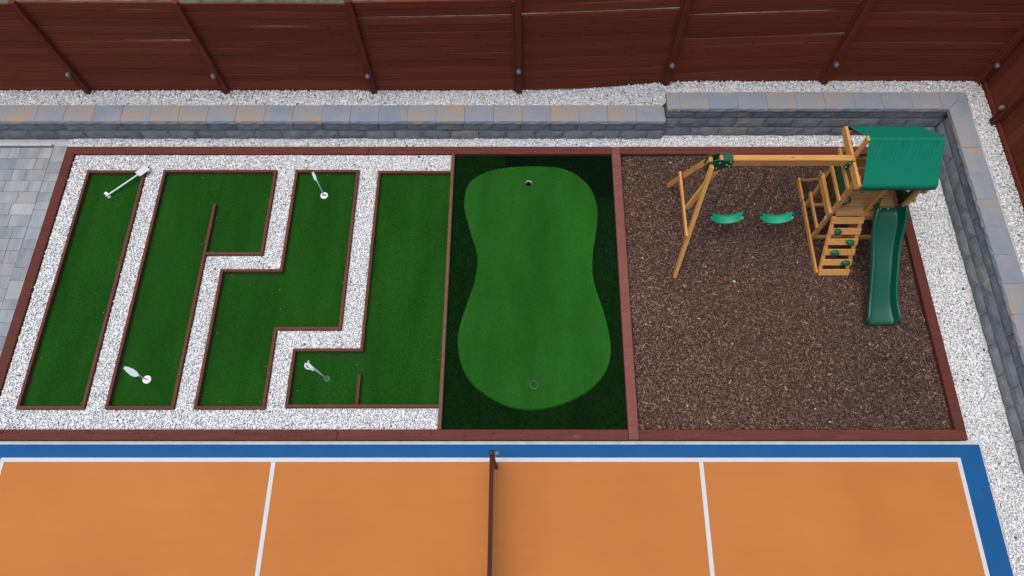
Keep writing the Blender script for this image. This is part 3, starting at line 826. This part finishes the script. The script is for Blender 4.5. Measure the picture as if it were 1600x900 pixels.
# slide
spath = [(5.07, .835, 0.198), (5.03, .835, 0.198), (4.98, .825, 0.201), (4.91, .785, 0.217), (4.83, .725, 0.221), (4.74, .655, 0.215), (4.64, .580, 0.201), (4.52, .505, 0.189), (4.40, .440, 0.185), (4.28, .375, 0.183), (4.16, .305, 0.183), (4.04, .230, 0.185), (3.93, .165, 0.191), (3.83, .115, 0.205), (3.74, .090, 0.219), (3.66, .075, 0.227), (3.625, .062, 0.229), (3.612, .035, 0.229)]
SCX = 5.055
V = []; F = []
wallh = [.15, .17, .20, .21, .20, .18, .16, .145, .14, .14, .14, .14, .14, .14, .14, .13, .11, .09]
for i, (yy, zz, hw) in enumerate(spath):
    h = wallh[i]; cx = SCX + .004 * math.sin(i) + .025 * max(0, (4.0 - yy)) * 0
    bw = hw - .050
    prof = [(-hw - .014, h - .075), (-hw - .016, h - .02), (-hw - .006, h - .002), (-hw + .022, h), (-hw + .034, h - .014), (-bw - .004, .030), (-bw + .008, .006), (-bw + .03, 0),
            (0, -.003), (bw - .03, 0), (bw - .008, .006), (bw + .004, .030), (hw - .034, h - .014), (hw - .022, h), (hw + .006, h - .002), (hw + .016, h - .02), (hw + .014, h - .075)]
    for (px, pz) in prof: V.append((px + cx - SCX, yy - 4.3, zz + pz))
p = 17
for i in range(len(spath) - 1):
    for j in range(p - 1): F.append((i * p + j, i * p + j + 1, (i + 1) * p + j + 1, (i + 1) * p + j))
sl = link('slide', mesh_of(V, F, 'slide', True), None, ps, Matrix.Translation((SCX, 4.3, 0)))
md = sl.modifiers.new('round', 'SUBSURF'); md.levels = 2; md.render_levels = 2
md = sl.modifiers.new('thick', 'SOLIDIFY'); md.thickness = .008; md.offset = 1
for bx in (-.08, .03): lathe('slide_bolt', [(.012, 0), (.012, .006), (.006, .01)], 'bolt', sl, Matrix.Translation((SCX + bx, 5.045, .842)), 10)
# swing beam and A frame
BY, BZ = 5.285, 1.675
AX = 2.43
beam('swing_beam', (AX + .10, BY, BZ), (TX0 - .03, BY, BZ), .088, .135, 'cedar', ps)
ap = Vector((AX, 5.245, 1.70))
beam('swing_leg', (2.205, 4.41, -.03), (ap.x, ap.y - .05, ap.z - .02), .088, .05, 'cedar', ps, up=(1, 0, .1))
beam('swing_leg', (2.245, 5.975, -.03), (ap.x, ap.y + .055, ap.z - .02), .088, .05, 'cedar', ps, up=(1, 0, .1))
zc = .68
ya = 4.41 + (5.195 - 4.41) * zc / 1.68; yb = 5.975 + (5.30 - 5.975) * zc / 1.68; xc = 2.22 + .21 * zc / 1.7
beam('cross_brace', (xc - .045, ya - .05, zc), (xc - .045, yb + .05, zc), .034, .085, 'cedar', ps)
beam('angle_brace', (xc + .0, 5.15, zc), (AX + .14, BY - .02, BZ - .06), .07, .045, 'cedar', ps, up=(0, 1, 0))
# brackets
def bracket_plate(pts, yc, th, name='bracket'):
    n = len(pts); cx = sum(a for a, b in pts) / n; cz = sum(b for a, b in pts) / n
    V = [(a - cx, -th / 2, b - cz) for a, b in pts] + [(a - cx, th / 2, b - cz) for a, b in pts]
    F = [tuple(range(n)), tuple(range(n, 2 * n))[::-1]] + [(i, n + i, n + (i + 1) % n, (i + 1) % n) for i in range(n)]
    me = mesh_of(V, F, 'bracket'); bm = bmesh.new(); bm.from_mesh(me); bmesh.ops.recalc_face_normals(bm, faces=bm.faces); bm.to_mesh(me); bm.free()
    return link(name, me, None, ps, Matrix.Translation((cx, yc, cz)))
b1_ = bracket_plate([(AX - .06, 1.53), (AX + .06, 1.50), (AX + .22, 1.595), (AX + .27, 1.60), (AX + .27, 1.75), (AX + .05, 1.76), (AX - .05, 1.70)], BY - .052, .012)
bracket_plate([(AX - .06, 1.53), (AX + .06, 1.50), (AX + .22, 1.595), (AX + .27, 1.60), (AX + .27, 1.75), (AX + .05, 1.76), (AX - .05, 1.70)], BY + .052, .012)
box('bracket_strap', AX + .14, AX + .27, BY - .046, BY + .046, BZ + .069, BZ + .078, 'bracket', ps, .002)
for (bx, bz) in ((0, 1.60), (.08, 1.58), (.10, 1.70), (.20, 1.66), (.24, 1.72), (.24, 1.63)):
    lathe('bolt', [(.011, 0), (.011, .005), (.006, .009)], 'bolt', b1_, Matrix.Translation((AX + bx, BY - .058, bz)) @ Matrix.Rotation(math.radians(90), 4, 'X'), 8)
b2_ = bracket_plate([(TX0 - .15, BZ - .06), (TX0 - .10, BZ - .13), (TX0 - .035, BZ - .13), (TX0 - .035, BZ + .05), (TX0 - .09, BZ + .05)], BY - .054, .012)
for (bx, bz) in ((-.115, -.06), (-.05, -.10), (-.05, .0), (-.09, .02)):
    lathe('bolt', [(.011, 0), (.011, .005), (.006, .009)], 'bolt', b2_, Matrix.Translation((TX0 + bx, BY - .060, BZ + bz)) @ Matrix.Rotation(math.radians(90), 4, 'X'), 8)
# swings
def chain_mesh(z0, z1):
    V = []; F = []; pitch = .036; n = int((z1 - z0) / pitch)
    for i in range(n):
        zc = z0 + (i + .5) * (z1 - z0) / n
        pts = []
        for k in range(8):
            a = 2 * math.pi * k / 8; u = .011 * math.cos(a); w = .023 * math.sin(a)
            pts.append((u, 0, zc + w) if i % 2 else (0, u, zc + w))
        v, f = tube_data(pts, .0042, 4, True); o = len(V); V += v; F += [tuple(o + q for q in x) for x in f]
    return mesh_of(V, F, 'chain', True)
def swing(xa, xb, yo, label):
    zs, ze = .30, .43
    yb_ = BY + yo
    t = thing('belt_swing', ((xa + xb) / 2, yb_, zs), label, 'swing', 'belt swings under the beam')
    cx = (xa + xb) / 2; hw = (xb - xa) / 2; V = []; F = []; n = 14
    for i in range(n + 1):
        u = -1 + 2 * i / n; z = zs + (ze - zs) * abs(u) ** 2.4; x = cx + hw * (u * .98)
        w = .072 * (1 - .35 * max(0, abs(u) - .8) / .2)
        for yy in (-w, -w * .33, w * .33, w): V.append((x - cx, yy, z - zs + .006 * (yy / w) ** 2))
    for i in range(n):
        for j in range(3): F.append((i * 4 + j, (i + 1) * 4 + j, (i + 1) * 4 + j + 1, i * 4 + j + 1))
    s = link('seat', mesh_of(V, F, 'swing_green', True), None, t, Matrix.Translation((cx, yb_, zs)))
    md = s.modifiers.new('thick', 'SOLIDIFY'); md.thickness = .012
    for x in (xa, xb):
        lathe('seat_end', [(.02, -.03), (.026, -.01), (.026, .02), (.012, .035)], 'bracket', t, Matrix.Translation((x, yb_, ze)), 10)
        ztop = BZ - .068
        m = chain_mesh(ze + .03, ztop)
        c = link('chain', m, None, t, Matrix.Translation((x, yb_, 0)))
        lathe('hanger', [(.006, -.05), (.010, -.03), (.010, 0), (.006, .004)], 'bracket', t, Matrix.Translation((x, yb_, ztop)), 8)
swing(2.71, 3.195, -.10, 'green belt swing seat on chains, the left one nearer the end leg')
swing(3.44, 3.925, -.10, 'green belt swing seat on chains, the right one nearer the tower')

# ---------------------------------------------------------------- court net
net = thing('court_net', (-.42, -1.7, 0), 'brown sports net with dark steel post standing across the orange court', 'net')
NX = -.405
for yy in (1.64, -5.15):
    p = lathe('net_post', [(.030, 0), (.030, .90), (.034, .905), (.030, .93), (.01, .94)], 'steel', net, Matrix.Translation((NX, yy, .0)), 14)
    box('base_plate', NX - .045, NX + .045, yy - .045, yy + .045, .001, .02, 'steel', p, .004)
    box('crank', NX + .032, NX + .085, yy - .022, yy + .022, .82, .88, 'tan', p, .005)
V = []; F = []
def addbox(x0, x1, y0, y1, z0, z1):
    o = len(V); V.extend([(x0, y0, z0), (x1, y0, z0), (x1, y1, z0), (x0, y1, z0), (x0, y0, z1), (x1, y0, z1), (x1, y1, z1), (x0, y1, z1)])
    F.extend([tuple(o + k for k in f) for f in ((3, 2, 1, 0), (4, 5, 6, 7), (0, 1, 5, 4), (1, 2, 6, 5), (2, 3, 7, 6), (3, 0, 4, 7))])
k = 0
while -5.1 + k * .045 < 1.61:
    yy = -5.1 + k * .045; addbox(-.0025, .0025, yy - .004, yy + .004, .06, .84); k += 1
for k in range(18): addbox(-.0025, .0025, -5.1, 1.61, .06 + k * .045, .068 + k * .045)
link('net_mesh', mesh_of(V, F, 'net'), None, net, Matrix.Translation((NX, 0, 0)))
box('top_tape', NX - .024, NX + .024, -5.12, 1.615, .825, .885, 'tape', net, .004)
box('bottom_tape', NX - .006, NX + .006, -5.12, 1.61, .045, .066, 'tape', net, .002)

# ---------------------------------------------------------------- gravel, bark, litter
ph = (1 + 5 ** .5) / 2
ICO_V = np.array([(-1, ph, 0), (1, ph, 0), (-1, -ph, 0), (1, -ph, 0), (0, -1, ph), (0, 1, ph), (0, -1, -ph), (0, 1, -ph), (ph, 0, -1), (ph, 0, 1), (-ph, 0, -1), (-ph, 0, 1)]) / 1.9
ICO_F = [(0, 11, 5), (0, 5, 1), (0, 1, 7), (0, 7, 10), (0, 10, 11), (1, 5, 9), (5, 11, 4), (11, 10, 2), (10, 7, 6), (7, 1, 8), (3, 9, 4), (3, 4, 2), (3, 2, 6), (3, 6, 8), (3, 8, 9), (4, 9, 5), (2, 4, 11), (6, 2, 10), (8, 6, 7), (9, 8, 1)]
PEB = [(ICO_V * rng.uniform(.72, 1.18, (12, 1)), ICO_F) for _ in range(8)]
def grid_pts(x0, x1, y0, y1, s):
    gx, gy = np.meshgrid(np.arange(x0, x1, s), np.arange(y0, y1, s))
    px = gx.ravel() + rng.uniform(-.5, .5, gx.size) * s * 1.2; py = gy.ravel() + rng.uniform(-.5, .5, gx.size) * s * 1.2
    k = (px > x0) & (px < x1) & (py > y0) & (py < y1); return px[k], py[k]
def pebbles(regions, name, label):
    P = []
    for (x0, x1, y0, y1, zf, excl) in regions:
        px, py = grid_pts(x0, x1, y0, y1, .0182)
        if excl is not None:
            k = ~excl(px, py); px, py = px[k], py[k]
        P.append(np.stack([px, py, zf(px, py)], 1))
    P = np.concatenate(P); N = len(P)
    r = rng.uniform(.0085, .0155, N); r[rng.random(N) < .16] *= 1.45; scl = np.stack([r * rng.uniform(.9, 1.35, N), r, r * rng.uniform(.5, .75, N)], 1)
    P[:, 2] += rng.uniform(-.003, .007, N)
    rot = rot_mats(rng.uniform(0, 6.28, N), rng.normal(0, .28, N), rng.normal(0, .28, N))
    w = rng.uniform(.64, .90, (N, 1)); tone = w * np.array([.95, .965, .96])
    k = rng.random(N); tone[k < .09] = lin(205, 204, 196); tone[k < .04] = lin(178, 180, 180); tone[k < .014] = lin(190, 170, 150); tone[k < .006] = lin(96, 96, 92)
    tone = tone * rng.uniform(.92, 1.05, (N, 1))
    return tag(scatter(name, PEB, P, rot, scl, tone, 'pebble'), label, 'gravel')
def in_lanes(px, py):
    r = np.zeros(len(px), bool)
    for x0, x1, y0, y1 in LANE_RECTS: r |= (px > x0 - .034) & (px < x1 + .034) & (py > y0 - .034) & (py < y1 + .034)
    return r
flat = lambda z: (lambda px, py: np.full(len(px), z))
upz = lambda px, py: np.array([up_z(a, b) for a, b in zip(px, py)]) + .004 + .03 * np.clip((py - 7.3) / .2, 0, 1)
def bed_strips():
    xs = sorted({-7.17, -1.172} | {v for r in LANE_RECTS for v in (r[0], r[1])}); ys = sorted({2.112, 6.515} | {v for r in LANE_RECTS for v in (r[2], r[3])})
    V = []; F = []
    for i in range(len(xs) - 1):
        for j in range(len(ys) - 1):
            cx, cy = (xs[i] + xs[i + 1]) / 2, (ys[j] + ys[j + 1]) / 2
            if any(a < cx < b and c < cy < d for a, b, c, d in LANE_RECTS): continue
            o = len(V); V += [(xs[i], ys[j], .016), (xs[i + 1], ys[j], .016), (xs[i + 1], ys[j + 1], .016), (xs[i], ys[j + 1], .016)]; F.append((o, o + 1, o + 2, o + 3))
    return tag(link('gravel_bed', mesh_of(V, F, 'bed')), kind='structure')
bed_strips()
pebbles([(-7.155, -1.185, 2.125, 6.50, flat(.026), in_lanes)], 'lane_gravel', 'white marble gravel filling the frame between the golf lanes')
pebbles([(-7.36, 6.50, 6.668, 6.835, flat(.008), None), (2.2, 6.47, 6.83, 6.90, flat(.008), None)], 'wall_gravel', 'thin white gravel strip between timber frame and back retaining wall')
pebbles([(5.885, 6.49, -2.0, 6.66, flat(.008), lambda px, py: (py < 1.99) & (px < 6.05))], 'side_gravel', 'white gravel strip between bark play area and right retaining wall')
pebbles([(-9.8, 2.19, 7.17, FY - .02, upz, None), (2.19, 7.14, 7.26, FY - .02, upz, None), (6.85, FX - .02, -2.0, 7.27, lambda px, py: np.full(len(px), .648) + .02 * np.clip((px - 7.0) / .15, 0, 1), None)],
        'fence_gravel', 'white gravel band behind the wall caps below the fence')
# bark chips
CHIP = []
for _ in range(8):
    a = rng.uniform(.7, 1.0, 6); CHIP.append((np.array([(-1, -.35 * a[0], 0), (-1 * a[1], .35, 0), (1, -.25 * a[2], 0), (.9, .3 * a[3], 0), (-.6, 0, .35 * a[4]), (.65, 0, .32 * a[5])]),
                 [(0, 4, 1), (0, 2, 5), (0, 5, 4), (1, 4, 5), (1, 5, 3), (2, 3, 5)]))
px, py = grid_pts(1.53, 5.72, 2.125, 6.50, .0148); N = len(px)
pos = np.stack([px, py, rng.uniform(-.010, .010, N) + bark_z(px, py)], 1)
ln = rng.uniform(.008, .019, N); ln[rng.random(N) < .05] *= 1.9; scl = np.stack([ln, ln * rng.uniform(.6, 1.3, N), ln * rng.uniform(.6, 1.2, N)], 1)
rot = rot_mats(rng.uniform(0, 6.28, N), rng.normal(0, .35, N), rng.normal(0, .35, N))
pal = np.array([lin(98, 75, 66), lin(116, 90, 79), lin(138, 110, 96), lin(74, 56, 52), lin(158, 130, 112), lin(110, 78, 67)])
tone = pal[rng.choice(6, N, p=[.27, .25, .16, .18, .06, .08])] * rng.uniform(.8, 1.2, (N, 1))
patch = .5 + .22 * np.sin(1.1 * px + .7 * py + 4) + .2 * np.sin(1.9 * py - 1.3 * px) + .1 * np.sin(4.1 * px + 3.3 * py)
darken = np.clip((px - 2.3) / 2.6, 0, 1) * .5 + np.clip((py - 4.2) / 1.8, 0, 1) * .35 + (.5 - patch) * .5      # darker, slightly bluer bark towards the right and back
tone = tone * (1.34 - .46 * np.clip(darken, 0, 1))[:, None] * np.stack([1 - .03 * darken, np.ones(N), 1 + .08 * darken], 1)
k = rng.random(N); tone[k < .008] = lin(150, 128, 110)
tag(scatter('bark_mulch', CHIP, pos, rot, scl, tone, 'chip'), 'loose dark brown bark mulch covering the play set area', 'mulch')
# stray white stones kicked onto the bark and a few weeds
N = 26; pos = np.stack([rng.uniform(1.6, 5.7, N), rng.uniform(2.2, 6.45, N), np.full(N, .018)], 1)
pos[0] = (3.06, 4.30, .02); pos[1] = (2.3, 6.37, .02)
r = rng.uniform(.008, .02, N); r[0] = .024; r[1] = .02
tag(scatter('stray_pebbles', PEB, pos, rot_mats(rng.uniform(0, 6, N), rng.uniform(0, 6, N), rng.uniform(0, 6, N)), np.stack([r, r, r * .7], 1), np.tile(lin(215, 215, 212), (N, 1)), 'pebble'), 'few stray white pebbles scattered over the brown bark', 'pebbles')
N = 260
LEAF = [(np.array([(-1, 0, 0), (0, -.5, .12), (1, 0, 0), (0, .5, .12)]), [(0, 1, 2), (0, 2, 3)])]
pos = np.concatenate([np.stack([rng.uniform(5.89, 6.46, 130), rng.uniform(1.0, 6.0, 130), np.full(130, .032)], 1),
                      np.stack([rng.uniform(-7.1, 6.4, 60), rng.uniform(6.68, 6.82, 60), np.full(60, .032)], 1),
                      np.stack([rng.uniform(5.75, 5.86, 20), rng.uniform(2.2, 6.4, 20), np.full(20, .066)], 1),
                      np.stack([rng.uniform(-7.1, 1.3, 50), rng.uniform(2.0, 2.09, 50), np.full(50, .066)], 1)])
r = rng.uniform(.006, .017, N)
lt_ = np.stack([lin(48, 40, 36), lin(86, 66, 48), lin(60, 62, 60), lin(120, 100, 76)])[rng.integers(0, 4, N)]
tag(scatter('leaf_litter', LEAF, pos, rot_mats(rng.uniform(0, 6, N), rng.normal(0, .3, N), rng.normal(0, .3, N)), np.stack([r, r, r], 1), lt_, 'chip'), 'tiny dry leaf scraps lying on gravel and timber edges', 'leaf litter')
wd = thing('weed', (1.66, 4.93, 0), 'faint green weed sprouts in the bark beside the putting green timber', 'weed')
N = 150; pos = np.stack([rng.normal(0, .09, N), rng.normal(0, .2, N), np.full(N, .0)], 1)
scatter('leaf_blades', [([(-.007, 0, 0), (.007, 0, 0), (0, .01, 1)], [(0, 1, 2)])], pos, rot_mats(rng.uniform(0, 6.28, N), rng.normal(0, .7, N), rng.normal(0, .7, N)), np.stack([np.ones(N), np.ones(N), rng.uniform(.02, .06, N)], 1), np.tile(lin(66, 100, 50), (N, 1)) * rng.uniform(.6, 1.2, (N, 1)), 'blade', wd)
N = 46; lr = np.array(LANE_RECTS)[rng.integers(0, 7, N)]; side = rng.integers(0, 4, N); d = rng.uniform(.03, .10, N); u = rng.uniform(.05, .95, N)
sx = np.where(side == 0, lr[:, 0] + d, np.where(side == 1, lr[:, 1] - d, lr[:, 0] + u * (lr[:, 1] - lr[:, 0])))
sy = np.where(side == 2, lr[:, 2] + d, np.where(side == 3, lr[:, 3] - d, lr[:, 2] + u * (lr[:, 3] - lr[:, 2])))
r = rng.uniform(.004, .010, N)
tag(scatter('stray_stones', PEB, np.stack([sx, sy, np.full(N, .004)], 1), rot_mats(rng.uniform(0, 6, N), rng.uniform(0, 6, N), rng.uniform(0, 6, N)), np.stack([r, r, r * .7], 1), np.tile(lin(190, 186, 160), (N, 1)), 'pebble'), 'tiny stray stones lying on the lane turf near its borders', 'stones')
